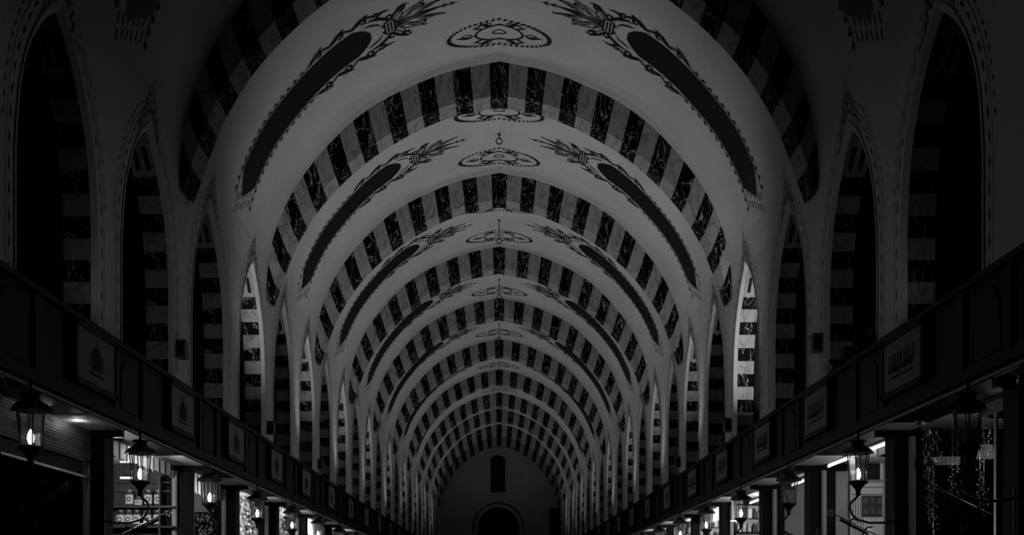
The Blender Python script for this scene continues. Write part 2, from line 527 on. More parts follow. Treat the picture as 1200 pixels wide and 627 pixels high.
def outline(off):
    """opening outline moved outwards by off, from the foot of one jamb over the apex to the other"""
    pts = [Vector((d, h)) for d, h in OP]
    L = []
    for i, p in enumerate(pts):
        a, b = pts[max(0, i-1)], pts[min(len(pts)-1, i+1)]
        t = (b-a).normalized(); nn = Vector((t.y, -t.x))
        if i == len(pts)-1:
            L.append((0.0, p.y+off*1.35))
        else:
            q = p+nn*off
            L.append((max(q.x, 0.001), q.y))
    return [(-d, h) for d, h in L] + [(d, h) for d, h in L[::-1][1:]]

def wall_arch(side, k, yc, near):
    sname = 'left' if side < 0 else 'right'
    t = thing('wall_arch', nth(k, 'tall pointed side arch with striped stone jambs on the %s wall' % sname), 'arch',
              (side*4.1, yc, EYE+1.74), 'pointed arches in the side walls')
    def P(x, d, h): return (side*(x-4.1), d, h-1.74)
    # plaster edge
    mb = MB()
    o0, o1 = outline(0.0), outline(-0.07)
    rows = [[P(wall_x(h)-.012, d, h) for d, h in outline(.03)], [P(wall_x(h)-.012, d, h) for d, h in o0],
            [P(wall_x(h)+.04, d, h) for d, h in o1], [P(wall_x(h)+.055, d, h) for d, h in outline(-.02)]]
    mb.grid(rows, False, False)
    mb.build('plaster_edge', M['plaster'], t)
    # striped voussoir ring
    mb = MB()
    oc = [Vector(p) for p in outline(-.045)]
    Ls = [0]
    for a, b in zip(oc, oc[1:]): Ls.append(Ls[-1]+(b-a).length)
    half = Ls[-1]/2
    def oat(d):
        for i in range(len(oc)-1):
            if Ls[i] <= d <= Ls[i+1]+1e-6:
                return oc[i].lerp(oc[i+1], (d-Ls[i])/max(1e-6, Ls[i+1]-Ls[i]))
        return oc[-1]
    bl = .222
    nb = int(half/bl)
    cuts = [half-.62-bl*j for j in range(nb) if half-.62-bl*j > 0]
    cuts = [0] + cuts[::-1] + [half]
    allc = cuts + [Ls[-1]-q for q in cuts[::-1][1:]]
    m_ = len(allc)-1
    for j in range(m_):
        jj = min(j, m_-1-j)
        dark = (len(cuts)-2-jj) % 2 == 1
        mb.mat(0 if dark else 1)
        for q in range(2):
            a = oat(allc[j]+(allc[j+1]-allc[j])*q/2); b = oat(allc[j]+(allc[j+1]-allc[j])*(q+1)/2)
            xs = (4.15, 4.43)
            mb.face([P(xs[0], a.x, a.y), P(xs[0], b.x, b.y), P(xs[1], b.x, b.y), P(xs[1], a.x, a.y)])
            sc = .88
            mb.face([P(xs[0], a.x, a.y), P(xs[0], b.x, b.y), P(xs[0], b.x*1.06, b.y+.03), P(xs[0], a.x*1.06, a.y+.03)])
    mb.build('striped_ring', [M['black'], M['grey']], t)
    # painted border with a crown of darts over the apex
    mb = MB()
    mp = lambda d, h: P(wall_x(h)-.006, d, h)
    for off, dash, gap, wd in ((.13, .15, .07, .026), (.27, .10, .05, .02)):
        ol = [Vector(p) for p in outline(off)]
        ll = [0]
        for a, b in zip(ol, ol[1:]): ll.append(ll[-1]+(b-a).length)
        d = .5
        while d < ll[-1]-.5:
            seg = []
            for e in (d, d+dash*.5, d+dash):
                for i in range(len(ol)-1):
                    if ll[i] <= e <= ll[i+1]:
                        p = ol[i].lerp(ol[i+1], (e-ll[i])/max(1e-6, ll[i+1]-ll[i])); seg.append((p.x, p.y)); break
            if len(seg) == 3 and abs(seg[0][0]) < 1.25:
                stroke(mb, mp, seg, leafw(wd) if near else wd, 1)
            d += dash+gap
    stroke(mb, mp, [p for p in outline(.20) if p[1] > 2.2], .008, .3)
    for j in range(-6, 7):
        d = j*.075
        h0 = 5.66-abs(d)*1.15
        for q in range(3):
            hh = h0+.03+q*.13
            if hh+.1 < HJ-.02:
                stroke(mb, mp, [(d*(1-.12*q), hh), (d*(1-.12*q-.05), hh+.05), (d*(1-.12*q), hh+.10)], leafw(.024), 1)
    mb.mat(1)
    stroke(mb, mp, [(-.12, 5.60), (0, 5.68), (.12, 5.60)], .07, 1)
    mb.build('painted_border', [M['paint'], M['soft']], t)
    # two narrow dark slots in the plain stone next to the apex, on each flank
    for d0, d1 in ((half-.54, half-.13), (half+.13, half+.54)) if near else ():
        for xa in (4.20, 4.32):
            mb = MB()
            rw = []
            for q in range(4):
                a = oat(d0+(d1-d0)*q/3)
                rw.append([P(xa, a.x*.985, a.y-.004), P(xa+.055, a.x*.985, a.y-.004)])
            mb.grid(rw, False, False)
            mb.build('slot', M['paint'], t)
wn = 0
for side in (-1, 1):
    for k, yc in enumerate(ARCH):
        wall_arch(side, k, yc, yc < 30)
        wn += 1
        mb = MB()
        x0 = 4.72
        mb.box(*sorted((side*x0, side*(x0+.05))), yc-1.25, yc+1.25, EYE+1.7, EYE+5.8)
        mb.mat(1)
        for d in (-.75, -.37, 0, .37, .75):
            mb.box(*sorted((side*(x0-.05), side*x0)), yc+d-.025, yc+d+.025, EYE+1.7, EYE+5.7)
        for h in (2.6, 3.3, 4.0, 4.7):
            mb.box(*sorted((side*(x0-.05), side*x0)), yc-1.25, yc+1.25, EYE+h-.025, EYE+h+.025)
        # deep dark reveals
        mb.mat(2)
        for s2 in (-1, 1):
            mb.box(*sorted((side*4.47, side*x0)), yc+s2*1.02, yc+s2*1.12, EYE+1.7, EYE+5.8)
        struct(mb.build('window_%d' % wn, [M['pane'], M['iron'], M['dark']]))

# ------------------------------------------------------------------ end wall, floor
def arch_pts(cx, hw, h0, hs, n=14):
    return [(cx-hw, h0)] + [(cx-hw*math.cos(PI*i/n), hs+hw*math.sin(PI*i/n)) for i in range(n+1)] + [(cx+hw, h0)]
mb = MB()
mb.box(-5, 5, END, END+.3, 0, EYE+9.6)
struct(mb.build('wall_end', M['stone']))
mb = MB()
pts = arch_pts(-.05, 1.24, -EYE, 3.96)
mb.mat(0); mb.face([(x, END-.03, EYE+h) for x, h in pts])
pts2 = arch_pts(-.05, 1.38, -EYE, 3.96)
mb.mat(1)
for a, b, a2, b2 in zip(pts, pts[1:], pts2, pts2[1:]):
    mb.face([(a[0], END-.06, EYE+a[1]), (b[0], END-.06, EYE+b[1]), (b2[0], END-.06, EYE+b2[1]), (a2[0], END-.06, EYE+a2[1])])
    mb.face([(a[0], END-.06, EYE+a[1]), (b[0], END-.06, EYE+b[1]), (b[0], END-.0, EYE+b[1]), (a[0], END-.0, EYE+a[1])])
mb.mat(2)
for i in range(31):
    t = PI*i/30
    mb.box(-.05-1.48*math.cos(t)-.05, -.05-1.48*math.cos(t)+.05, END-.07, END-.01, EYE+3.96+1.48*math.sin(t)-.05, EYE+3.96+1.48*math.sin(t)+.05)
for i in range(14):
    for s in (-1, 1):
        mb.box(-.05+s*1.48-.05, -.05+s*1.48+.05, END-.07, END-.01, EYE+3.7-.25*i, EYE+3.8-.25*i)
struct(mb.build('door_1', [M['dark'], M['stone'], M['paint']]))
mb = MB()
wpts = [(-.52, 6.05), (-.52, 8.05), (-.36, 8.2), (-.08, 8.28), (.2, 8.2), (.36, 8.05), (.36, 6.05)]
mb.face([(x, END-.02, EYE+h) for x, h in wpts])
mb.mat(1)
mb.box(-.66, -.52, END-.06, END, EYE+5.95, EYE+8.1); mb.box(.36, .50, END-.06, END, EYE+5.95, EYE+8.1)
mb.box(-.66, .5, END-.10, END, EYE+5.93, EYE+6.05)
mb.mat(2)
for z in (6.6, 7.15, 7.7): mb.box(-.52, .36, END-.04, END-.02, EYE+z-.02, EYE+z+.02)
mb.box(-.10, -.06, END-.04, END-.02, EYE+6.05, EYE+8.25)
struct(mb.build('window_%d' % (wn+1), [M['dark'], M['stone'], M['iron']]))
mb = MB()
mb.box(3.40, 3.62, END-.5, END, 0, EYE+5.05); mb.box(3.62, 4.1, END-.5, END, 0, EYE+4.9)
mb.box(3.38, 4.12, END-.52, END, EYE+4.9, EYE+5.06)
struct(mb.build('trim_1', M['dark']))
mb = MB(); mb.box(-7, 7, -3, END+.3, -.1, 0)
struct(mb.build('floor', M['floor']))

# ------------------------------------------------------------------ shop fronts
PIL = [8.6, 11.3, 14.35, 16.9, 20.0, 23.0, 26.4, 29.3, 32.3, 35.3, 38.3, 41.3, 44.3, 47.3, 50.3, 53.3, 56.3, 59.3, 62.3, 65.3]
WB = 3.62; HB = 1.65; HT = 2.37
tn = 1
for side in (-1, 1):
    sname = 'left' if side < 0 else 'right'
    mb = MB()
    X = lambda a, b: sorted((side*a, side*b))
    mb.box(*X(WB, 4.1), Y0, END-.55, EYE+HB, EYE+HT)
    mb.box(*X(WB-.05, 4.1), Y0, END-.55, EYE+HT-.02, EYE+HT+.03)
    mb.box(*X(WB-.03, WB), Y0, END-.55, EYE+HB, EYE+HB+.09)
    mb.mat(1)
    for a in PIL:
        for d in (-.42, .42):
            mb.box(*X(WB-.03, WB), a+d-.06, a+d+.06, EYE+HB+.09, EYE+HT-.02)
    # raised wooden arches between the boards
    for a in PIL:
        pts = arch_pts(a, .26, EYE+HB+.12, EYE+HT-.34, 8)
        mb.face([(side*(WB-.015), p[0], p[1]) for p in pts])
    tn += 1
    struct(mb.build('trim_%d' % tn, [M['wood'], M['woodlight']]))
    # pale boards under the fascia
    mb = MB()
    mb.box(*X(WB+.04, 6.6), Y0, END-.55, EYE+HB-.03, EYE+HB-.001)
    # dark strip paints soffit shade; pale panels before header beams paint the light patches
    mb.mat(1)
    mb.box(*X(WB+.03, 4.0), Y0, END-.55, EYE+HB-.045, EYE+HB-.03)
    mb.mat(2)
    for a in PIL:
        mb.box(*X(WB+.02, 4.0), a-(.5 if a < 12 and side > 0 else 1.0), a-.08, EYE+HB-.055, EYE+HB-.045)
    tn += 1
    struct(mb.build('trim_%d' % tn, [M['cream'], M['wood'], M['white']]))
    # partitions between the shops, pillars and header beams
    mb = MB()
    for a in PIL:
        mb.mat(1 if a < 12 else 0)
        mb.box(*X(4.16, 6.6), a+.02, a+.14, 0, EYE+HB-.03)
    mb.mat(0)
    mb.box(*X(6.6, 6.75), Y0, END-.55, 0, EYE+HB)
    struct(mb.build('wall_shops_%s' % sname, [M['cream'], M['wood']]))
    for k, a in enumerate(PIL):
        mb = MB()
        mb.box(*X(3.84, 4.16), a-.05, a+.22, 0, EYE+HB-.03)
        mb.box(*X(3.66, 4.3), a-.08, a+.0, EYE+HB-.12, EYE+HB-.03)
        mb.mat(1)
        if a < 30:
            mb.tube([(side*4.0, a-.09, 0), (side*4.0, a-.09, EYE+HB-.12)], .035, 10)
        tn += 1
        struct(mb.build('trim_%d' % tn, [M['wood'], M['cream']]))

# ------------------------------------------------------------------ sign boards
def sign(side, i, yc, kind):
    sname = 'left' if side < 0 else 'right'
    t = thing('shop_sign', nth(i, 'pale shop sign board with dark emblem on the %s fascia' % sname), 'sign',
              (side*WB, yc, EYE+2.07), 'sign boards over the shops')
    mb = MB()
    def B(mb, x0, x1, y0, y1, z0, z1): mb.box(*sorted((-side*x0, -side*x1)), y0, y1, z0, z1)
    B(mb, .03, .055, -.48, .48, -.22, .22)
    mb.build('board', M['sign'], t)
    mb = MB()
    B(mb, 0, .07, -.53, -.48, -.27, .27); B(mb, 0, .07, .48, .53, -.27, .27)
    B(mb, 0, .07, -.53, .53, .22, .27); B(mb, 0, .07, -.53, .53, -.27, -.22)
    mb.build('frame', M['wood'], t)
    mb = MB()
    mp = lambda u, v: (-side*.058, side*-u if False else u, v)
    rnd = random.Random(i*7+side)
    if kind == 'script':
        u = -.30
        while u < .30:
            h = rnd.uniform(.07, .16)
            stroke(mb, mp, [(u, .06-h), (u+.01, .08), (u+.02, .10)], .03, .1)
            stroke(mb, mp, [(u, .02-h*.4), (u+.045, -.06), (u+.07, .0)], .028, .1)
            u += rnd.uniform(.06, .09)
        stroke(mb, mp, [(-.28, -.11), (.25, -.11)], .02, .1)
    else:
        mb.face([mp(u, v) for u, v in ((-.12, -.10), (.12, -.10), (.12, .03), (.05, .11), (-.05, .11), (-.12, .03))])
        stroke(mb, mp, [(-.19, -.13), (.19, -.13)], .025)
        stroke(mb, mp, [(0, .11), (0, .17)], .025)
        stroke(mb, mp, [(-.17, -.08), (-.15, .06)], .02)
        stroke(mb, mp, [(.17, -.08), (.15, .06)], .02)
    mb.build('emblem', M['paint'], t)
SIGN_Y = [10.25, 13.05, 15.7, 18.55, 21.4, 24.6, 27.8, 30.8, 33.8, 36.8, 39.8]
for side in (-1, 1):
    for i, y in enumerate(SIGN_Y):
        sign(side, i, y, 'script' if side > 0 and i < 5 else 'emblem')

# ------------------------------------------------------------------ lanterns
def lantern_proto():
    t = thing('street_lantern', 'x', 'lantern')
    # origin at the pillar side of the bracket at glass foot level; +x points to the pillar
    mb = MB()
    mb.lathe([(.0, .53), (.010, .50), (.022, .47), (.010, .45), (.014, .41), (.03, .385)], n=10)
    mb.build('finial', M['iron'], t)
    mb = MB()
    mb.lathe([(.03, .39), (.06, .375), (.075, .345), (.13, .315), (.155, .285), (.155, .27), (.10, .27), (.0, .275)], n=6, smooth=False)
    mb.lathe([(.085, .40), (.07, .375), (.03, .385)], n=6, smooth=False)
    mb.build('roof', M['iron'], t)
    mb = MB()
    ring = lambda r, z: [(r*math.cos(2*PI*j/6), r*math.sin(2*PI*j/6), z) for j in range(6)]
    pf = [(.108, .27), (.10, .22), (.092, .14), (.088, .07), (.086, .0)]
    for j in range(6):
        mb.tube([ring(r, z)[j] for r, z in pf], .006, 4)
    for r, z in (pf[0], pf[-1]):
        q = ring(r, z); mb.tube(q+[q[0]], .008, 4)
    mb.build('frame', M['iron'], t)
    mb = MB()
    mb.lathe([(r-.004, z) for r, z in pf], n=6, smooth=False)
    mb.build('glass', M['glass'], t)
    mb = MB()
    mb.lathe([(0, .135), (.012, .12), (.024, .09), (.027, .06), (.02, .035), (.012, .02)], n=10)
    b = mb.build('bulb', M['flame'], t)
    mb = MB()
    mb.lathe([(.012, .022), (.014, .0)], n=8)
    mb.build('candle_socket', M['goods'], t)
    mb = MB()
    mb.lathe([(.0, .0), (.095, .0), (.10, -.012), (.07, -.03), (.035, -.07), (.022, -.11), (.03, -.12), (.018, -.14)], n=10)
    mb.build('base', M['iron'], t)
    mb = MB()
    pts = [(0, 0, -.13), (-.03, 0, -.17), (-.075, 0, -.21), (-.08, 0, -.26), (-.06, 0, -.32), (.0, 0, -.37), (.10, 0, -.40), (.24, 0, -.40), (.36, 0, -.38)]
    mb.tube(pts, .012, 8)
    mb.tube([(.04+.075*math.cos(2*PI*j/16), 0, -.60+.075*math.sin(2*PI*j/16)) for j in range(17)], .012, 6)
    mb.tube([(.04, 0, -.52), (.08, 0, -.45), (.14, 0, -.44)], .009, 6)
    mb.tube([(.36, 0, -.30), (.36, 0, -.62)], .02, 6)
    mb.tube([(-.04+.04*math.cos(2*PI*j/10), 0, -.40+.04*math.sin(2*PI*j/10)) for j in range(9)], .009, 5)
    mb.build('bracket', M['iron'], t)
    return t
proto = lantern_proto()
LY = [8.62, 11.25, 13.95, 16.7, 19.5, 22.3, 25.2, 28.1]
first = True
for side in (-1, 1):
    sname = 'left' if side < 0 else 'right'
    for i, y in enumerate(LY):
        o = proto if first else copy_tree(proto)
        first = False
        o.location = (side*3.49, y, EYE+1.10)
        o.rotation_euler = (0, 0, 0 if side > 0 else PI)
        tag(o, nth(i, 'black iron lantern on a scrolled bracket by the %s shop pillars' % sname), 'lantern', 'lanterns on the shop pillars')
        if side > 0 and i in (0, 2):          # these two are not burning
            for ch in o.children:
                if ch.name.startswith('bulb'):
                    ch.data = ch.data.copy(); ch.data.materials[0] = M['goods']
        else:
            light('lantern_light', 'POINT', (side*3.49, y, EYE+1.20), 0.5 if i else 0.2, size=.03)

# ------------------------------------------------------------------ valances and tube lamps
def valance(side, name, y0, y1, x, h0, h1, label, period=.14, dark=.35):
    mb = MB()
    y = y0; N = int((y1-y0)/period*8)
    rows_t, rows_b = [], []
    for i in range(N+1):
        yy = y0+(y1-y0)*i/N
        ph = (yy-y0)/period*2*PI
        xx = x+.005*math.sin(ph)
        zb = h0+.035*abs(math.sin(ph/2))
        rows_t.append((side*xx, yy, EYE+h1)); rows_b.append((side*xx, yy, EYE+zb))
    for i in range(N):
        ph = ((i+.5)/N*(y1-y0)/period) % 1
        mb.mat(1 if ph < dark else 0)
        mb.face([rows_b[i], rows_b[i+1], rows_t[i+1], rows_t[i]], False)
    o = mb.build(name, [M['cloth'], M['clothdark']])
    tag(o, label, 'valance', 'cloth valances over the shops')
    return o
valance(-1, 'shop_valance', 11.75, 14.2, 4.02, 1.42, 1.62, 'white scalloped valance with dark stripes above the jar shelves', .24, .3)
valance(-1, 'shop_valance', 14.75, 16.8, 4.05, 1.33, 1.62, 'pleated grey valance behind the third left lantern', .19, .45)
valance(-1, 'shop_valance', 20.3, 22.9, 4.05, 1.45, 1.62, 'short striped valance over the garland shop on the left', .16, .5)
valance(-1, 'shop_valance', 23.5, 26.2, 4.05, 1.25, 1.62, 'long pleated valance farthest along the left shops', .12, .35)
valance(1, 'shop_valance', 20.4, 22.8, 4.05, 1.35, 1.62, 'pale patterned valance farthest along the right shops', .3, .3)

def tube_lamp(side, y0, y1, x, h, label):
    t = thing('tube_lamp', label, 'lamp', (side*x, y0, EYE+h), 'tube lamps under the fascias')
    mb = MB(); mb.tube([(0, 0, 0), (0, y1-y0, 0)], .016, 8); mb.build('tube', M['tube'], t)
    mb = MB(); mb.box(-.03, .03, -.03, y1-y0+.03, .018, .05)
    mb.box(-.02, .02, -.03, 0, -.02, .02); mb.box(-.02, .02, y1-y0, y1-y0+.03, -.02, .02)
    mb.build('holder', M['metal'], t)
tube_lamp(-1, 9.5, 11.2, 4.05, 1.57, 'thin tube lamp over the slatted shutter at far left')
tube_lamp(1, 11.7, 14.1, 4.02, 1.57, 'long tube lamp over the white cabinet shop on the right')
tube_lamp(1, 14.8, 16.6, 4.2, 1.57, 'tube lamp behind the third lantern on the right')
tube_lamp(-1, 17.3, 19.8, 4.5, 1.57, 'tube lamp over the garlands behind the fourth left lantern')
tube_lamp(1, 17.3, 19.8, 4.3, 1.57, 'tube lamp in the shelf shop behind the fourth right lantern')

# shop interior lamps (the shops are open and lit)
for side, lst in ((-1, ((12.9, 26), (15.6, 7), (18.6, 20), (21.6, 32), (24.8, 40), (28.0, 40), (31.0, 36))),
                  (1, ((10.0, 2.6), (12.9, 12), (15.6, 7), (18.6, 30), (21.6, 40), (24.8, 44), (28.0, 40), (31.0, 36)))):
    for y, p in lst:
        light('shop_light', 'POINT', (side*(4.3 if side < 0 and y < 17 else 4.45), y, EYE+1.25), p, size=.08)
light('shop_light', 'POINT', (-3.86, 10.6, EYE+1.57), .5, size=.05)
light('shop_light', 'POINT', (-3.86, 9.85, EYE+1.58), .22, size=.05)

# ------------------------------------------------------------------ near left shop: slatted shutter and dark glass panel
t = thing('roller_shutter', 'slatted metal roller shutter behind the nearest left lantern', 'shutter', (-3.98, 9.2, EYE+1.3))
mb = MB()
for j in range(11):
    z = .30-j*.028
    mb.face([(0, 0, z), (0, 2.1, z), (.026, 2.1, z-.018), (.026, 0, z-.018)])
    mb.face([(.026, 0, z-.018), (.026, 2.1, z-.018), (0, 2.1, z-.028), (0, 0, z-.028)])
mb.build('slats', M['metal'], t)
mb = MB(); mb.box(-.02, .03, 0, 2.1, -.03, -.005); mb.box(-.02, .03, -.04, 0, -.03, .32); mb.box(-.02, .03, 2.1, 2.14, -.03, .32)
mb.build('guide_rail', M['iron'], t)
t = thing('glazed_valance', 'dark glazed panel hanging under the roller shutter', 'panel', (-3.98, 9.2, EYE+1.14))
mb = MB(); mb.box(-.01, .0, 0, 2.1, 0, .12); mb.build('glass', M['shopglass'], t)
mb = MB(); mb.box(-.02, .02, 0, 2.1, -.02, 0); mb.build('rail', M['metal'], t)

# ------------------------------------------------------------------ awning arms with curled tips
def awning_arm(side, y, label):
    t = thing('awning_support', label, 'awning arm', (side*3.56, y, EYE+.86), 'awning arms')
    mb = MB()
    mb.tube([(0, 0, 0), (side*.45, 0, -.22)], .010, 6)
    mb.build('rod', M['metal'], t)
    mb = MB()
    mb.tube([(side*.06, 0, -.06), (side*.36, 0, -.215)], .016, 6)
    mb.build('lower_rod', M['iron'], t)
    mb = MB()
    for j in range(5):
        a = 2*PI*j/5
        mb.tube([(-side*.035+.028*math.cos(a)+.014*math.cos(b), 0, .012+.028*math.sin(a)+.014*math.sin(b)) for b in [k*PI/4 for k in range(9)]], .004, 5)
    mb.build('curled_tip', M['metal'], t)
awning_arm(-1, 9.4, 'folded awning support with curled tip beneath the nearest left lantern')
awning_arm(-1, 12.3, 'folded awning arm crossing in front of the jar shelves')
awning_arm(1, 9.4, 'slanting awning arm in front of the hanging bead strands')
awning_arm(1, 12.3, 'slanting awning arm with curled tip below the white cabinet')

# ------------------------------------------------------------------ jars on shelves (left, second shop)
PY = 14.35
def jar_proto():
    t = thing('spice_jar', 'x', 'jar')
    mb = MB(); mb.lathe([(0, 0), (.05, 0), (.055, .02), (.055, .14), (.045, .165), (.035, .175)], n=14); mb.build('body', M['goodsdark'], t)
    mb = MB(); mb.lathe([(.037, .173), (.04, .175), (.04, .205), (0, .21)], n=14); mb.build('lid', M['metal'], t)
    mb = MB()
    mb.grid([[(.057*math.sin(a), -.057*math.cos(a), z) for a in [-.95+.19*j for j in range(11)]] for z in (.03, .14)], False, True)
    lb = mb.build('label', M['white'], t)
    mb = MB()
    mb.grid([[(r*math.cos(a)*.9, -.0585-.0*a, .085+r*math.sin(a)) for a in [2*PI*j/12 for j in range(13)]] for r in (.018, .030)], False, False)
    mb.build('label_ring', M['paint'], lb)
    return t
jp = jar_proto(); fj = True
rows_ = [(593.5, [152.5, 163, 174.5, 186], 'upper'), (617, [142, 151.5, 161, 173.5, 185], 'lower')]
for by, xs, nm in rows_:
    for q, px in enumerate(xs):
        o = jp if fj else copy_tree(jp)
        fj = False
        x, z = at(px, by, PY-.12)
        o.location = (x, PY-.12, z)
        if nm == 'upper' and q == 1: o.scale = (1, 1, .55)
        tag(o, '%s jar on the %s shelf in the left shop' % (
            (['leftmost labelled', 'short squat', 'third labelled', 'rightmost labelled'] if nm == 'upper' else ['leftmost', 'second', 'middle', 'fourth', 'rightmost'])[q], nm), 'jar', 'jars on the left shop shelves')
t = thing('shelf_unit', 'dark shelf unit holding rows of jars in the left shop', 'shelf', (-4.5, PY-.1, 0))
for by in (593.5, 617, 565, 575):
    z = at(0, by, PY-.1)[1]
    mb = MB()
    if by in (593.5, 617): mb.box(-.36, .52, -.12, .1, z-.02, z-.001)
    else: mb.box(-.36, .52, -.02, .1, z-.012, z)
    mb.build('shelf', M['goodsdark'], t)
mb = MB(); mb.box(-.38, .52, .09, .11, 0, EYE+1.62); mb.build('back_panel', M['goodsdark'], t)
mb = MB(); mb.box(.34, .36, -.12, .1, 0, EYE+1.45); mb.box(-.38, -.36, -.12, .1, 0, EYE+1.45); mb.build('upright', M['goodsdark'], t)
for q, py in enumerate((541, 560)):
    x0, z = at(141, py, PY-.3); x1, _ = at(156, py, PY-.3)
    mb = MB(); mb.tube([(x0, PY-.3, z), (x1, PY-.3, z)], .012, 8)
    tag(mb.build('rail_lamp', M['tube']), ['upper', 'lower'][q]+' short glowing rail lamp above the jar shelves', 'lamp', 'rail lamps')

# ------------------------------------------------------------------ patterned panel (left, third shop)
t = thing('framed_picture', 'framed panel with floral pattern beneath the third left lantern', 'picture', (0, 16.8, 0))
x0, z0 = at(228, 640, 16.8); x1, z1 = at(251, 600, 16.8)
mb = MB(); mb.box(x0, x1, 0, .03, z0, z1); mb.build('frame', M['wood'], t)
mb = MB()
rn = random.Random(3)
for j in range(60):
    u, v = rn.uniform(x0+.03, x1-.03), rn.uniform(z0+.03, z1-.03)
    stroke(mb, lambda a, b: (a, -.004, b), spiral(u, v, rn.uniform(.012, .03), .7, rn.uniform(0, 6), 1, 6), .009, 1)
mb.build('floral_pattern', M['goods'], t)

# ------------------------------------------------------------------ foliage garlands and clutter in the lit left shops
def garland(px0, py0, px1, py1, y, n, label, sz=.05, seed=1, name='hanging_garland'):
    rn = random.Random(seed); mb = MB()
    x0, z0 = at(px0, py1, y); x1, z1 = at(px1, py0, y)
    for j in range(n):
        x, z = rn.uniform(x0, x1), rn.uniform(z0, z1); yy = y-rn.uniform(0, .25)
        a, t_, l = rn.uniform(0, 2*PI), rn.uniform(-.8, .8), sz*rn.uniform(.6, 1.3)
        d = Vector((math.cos(a), t_, math.sin(a))).normalized(); s = d.cross(Vector((0, 1, .3))).normalized()
        p = Vector((x, yy, z))
        mb.mat(0 if rn.random() < .6 else 1)
        mb.face([p, p+d*l*.5+s*l*.25, p+d*l, p+d*l*.5-s*l*.25])
    mb.tube([((x0+x1)/2, y-.12, z1+.3 if z1+.3 < EYE+1.6 else EYE+1.6), ((x0+x1)/2, y-.12, z0)], .012, 6)
    tag(mb.build(name, [M['leaf'], M['goods']]), label, 'garland', 'garlands in the left shops')
garland(280, 574, 296, 600, 19.5, 130, 'pale leafy garland beside the fourth left lantern', .09, 1)
garland(284, 585, 300, 627, 19.3, 190, 'dark leafy garland hanging lower behind the fourth left lantern', .09, 2)
garland(308, 588, 334, 627, 22.8, 320, 'large bright leafy garland between the fourth and fifth left lanterns', .1, 3)

GOODS = {}
def box_goods(side, y, px0, py0, px1, py1, kinds, cols, rows_n, what, where, seed):
    """shelving with individually built packets on the partition of a far shop"""
    rn = random.Random(seed)
    (xa, zb), (xb, zt) = at(px0, py1, y), at(px1, py0, y)
    t = thing('shop_shelf', 'lit shelving %s' % where, 'shelf', (0, y, 0), 'shelving in the far shops')
    mb = MB(); mb.box(xa, xb, .0, .03, zb, zt); mb.build('back_panel', M['cream'], t)
    for r in range(rows_n+1):
        z = zb+(zt-zb)*r/rows_n
        mb = MB(); mb.box(xa, xb, -.16, 0, z-.012, z); mb.build('shelf', M['wood'], t)
    i = 0
    names = ['leftmost', 'second', 'third', 'fourth', 'fifth', 'sixth', 'seventh']
    for r in range(rows_n):
        z = zb+(zt-zb)*r/rows_n
        for c_ in range(cols):
            ww = (xb-xa)/cols; x = xa+ww*(c_+.5)
            hh = (zt-zb)/rows_n*rn.uniform(.55, .85)
            mb = MB(); k = rn.choice((0, 1, 0))
            if rn.random() < .5:
                mb.lathe([(0, z), (ww*.36, z), (ww*.38, z+.01), (ww*.38, z+hh*.7), (ww*.2, z+hh*.85), (ww*.2, z+hh), (0, z+hh)], x, y-.08, 10)
                nm = 'jar'
            else:
                mb.box(x-ww*.38, x+ww*.38, y-.13, y-.03, z, z+hh*.92); mb.box(x-ww*.40, x+ww*.40, y-.135, y-.025, z+hh*.92, z+hh)
                nm = 'packet'
            rown = (['lowest', 'middle', 'top', 'uppermost'][r] if rows_n > 2 else ['lower', 'upper'][r])
            tag(mb.build('spice_'+nm, M[['goods', 'white', 'goodsdark'][rn.randrange(3)]]),
                '%s %s on the %s shelf %s' % (names[c_], nm, rown, where), nm, 'goods %s' % where)
box_goods(-1, 26.3, 344, 602, 366, 632, 0, 5, 3, '', 'behind the fifth left lantern', 5)
box_goods(-1, 29.2, 372, 612, 384, 627, 0, 3, 2, '', 'behind the sixth left lantern', 6)
box_goods(1, 22.9, 830, 584, 856, 630, 0, 5, 4, '', 'beside the fifth right lantern', 7)
box_goods(1, 19.9, 862, 592, 892, 640, 0, 5, 3, '', 'under the fourth right lantern', 8)
box_goods(1, 26.3, 805, 606, 825, 635, 0, 4, 3, '', 'beside the sixth right lantern', 9)
box_goods(1, 29.2, 783, 614, 794, 630, 0, 3, 2, '', 'beside the seventh right lantern', 10)

# ------------------------------------------------------------------ white cabinet (right, second shop)
t = thing('display_cabinet', 'white framed display cabinet with dark cells behind the second right lantern', 'cabinet', (0, 14.3, 0))
x0, zt = at(996, 566, 14.3); x1, zb = at(1034, 640, 14.3)
mb = MB(); mb.box(x0, x1, -.02, .02, zb, zt); mb.build('body', M['white'], t)
cx0, ct = at(1009, 581, 14.3); cx1, cb_ = at(1033, 606, 14.3)
mb = MB(); mb.box(cx0, cx1, -.03, -.019, cb_, ct); mb.build('dark_pane', M['goodsdark'], t)
for i in range(3):
    for j in range(2):
        ww = (cx1-cx0)/3; hh = (ct-cb_)/2
        mb = MB(); mb.box(cx0+ww*i+ww*.2, cx0+ww*(i+1)-ww*.2, -.045, -.03, cb_+hh*j+hh*.25, cb_+hh*(j+1)-hh*.25)
        mb.build('drawer_front', M['soft'], t)
mb = MB()
for q in range(5):
    xx = x0+.03+q*.03; mb.box(xx, xx+.008, -.026, -.019, zb, zt-.17)
mb.box(x0+.02, x1, -.03, -.019, zt-.15, zt-.14); mb.box(x0+.02, x1, -.03, -.019, zt-.06, zt-.05)
mb.build('moulding', M['soft'], t)
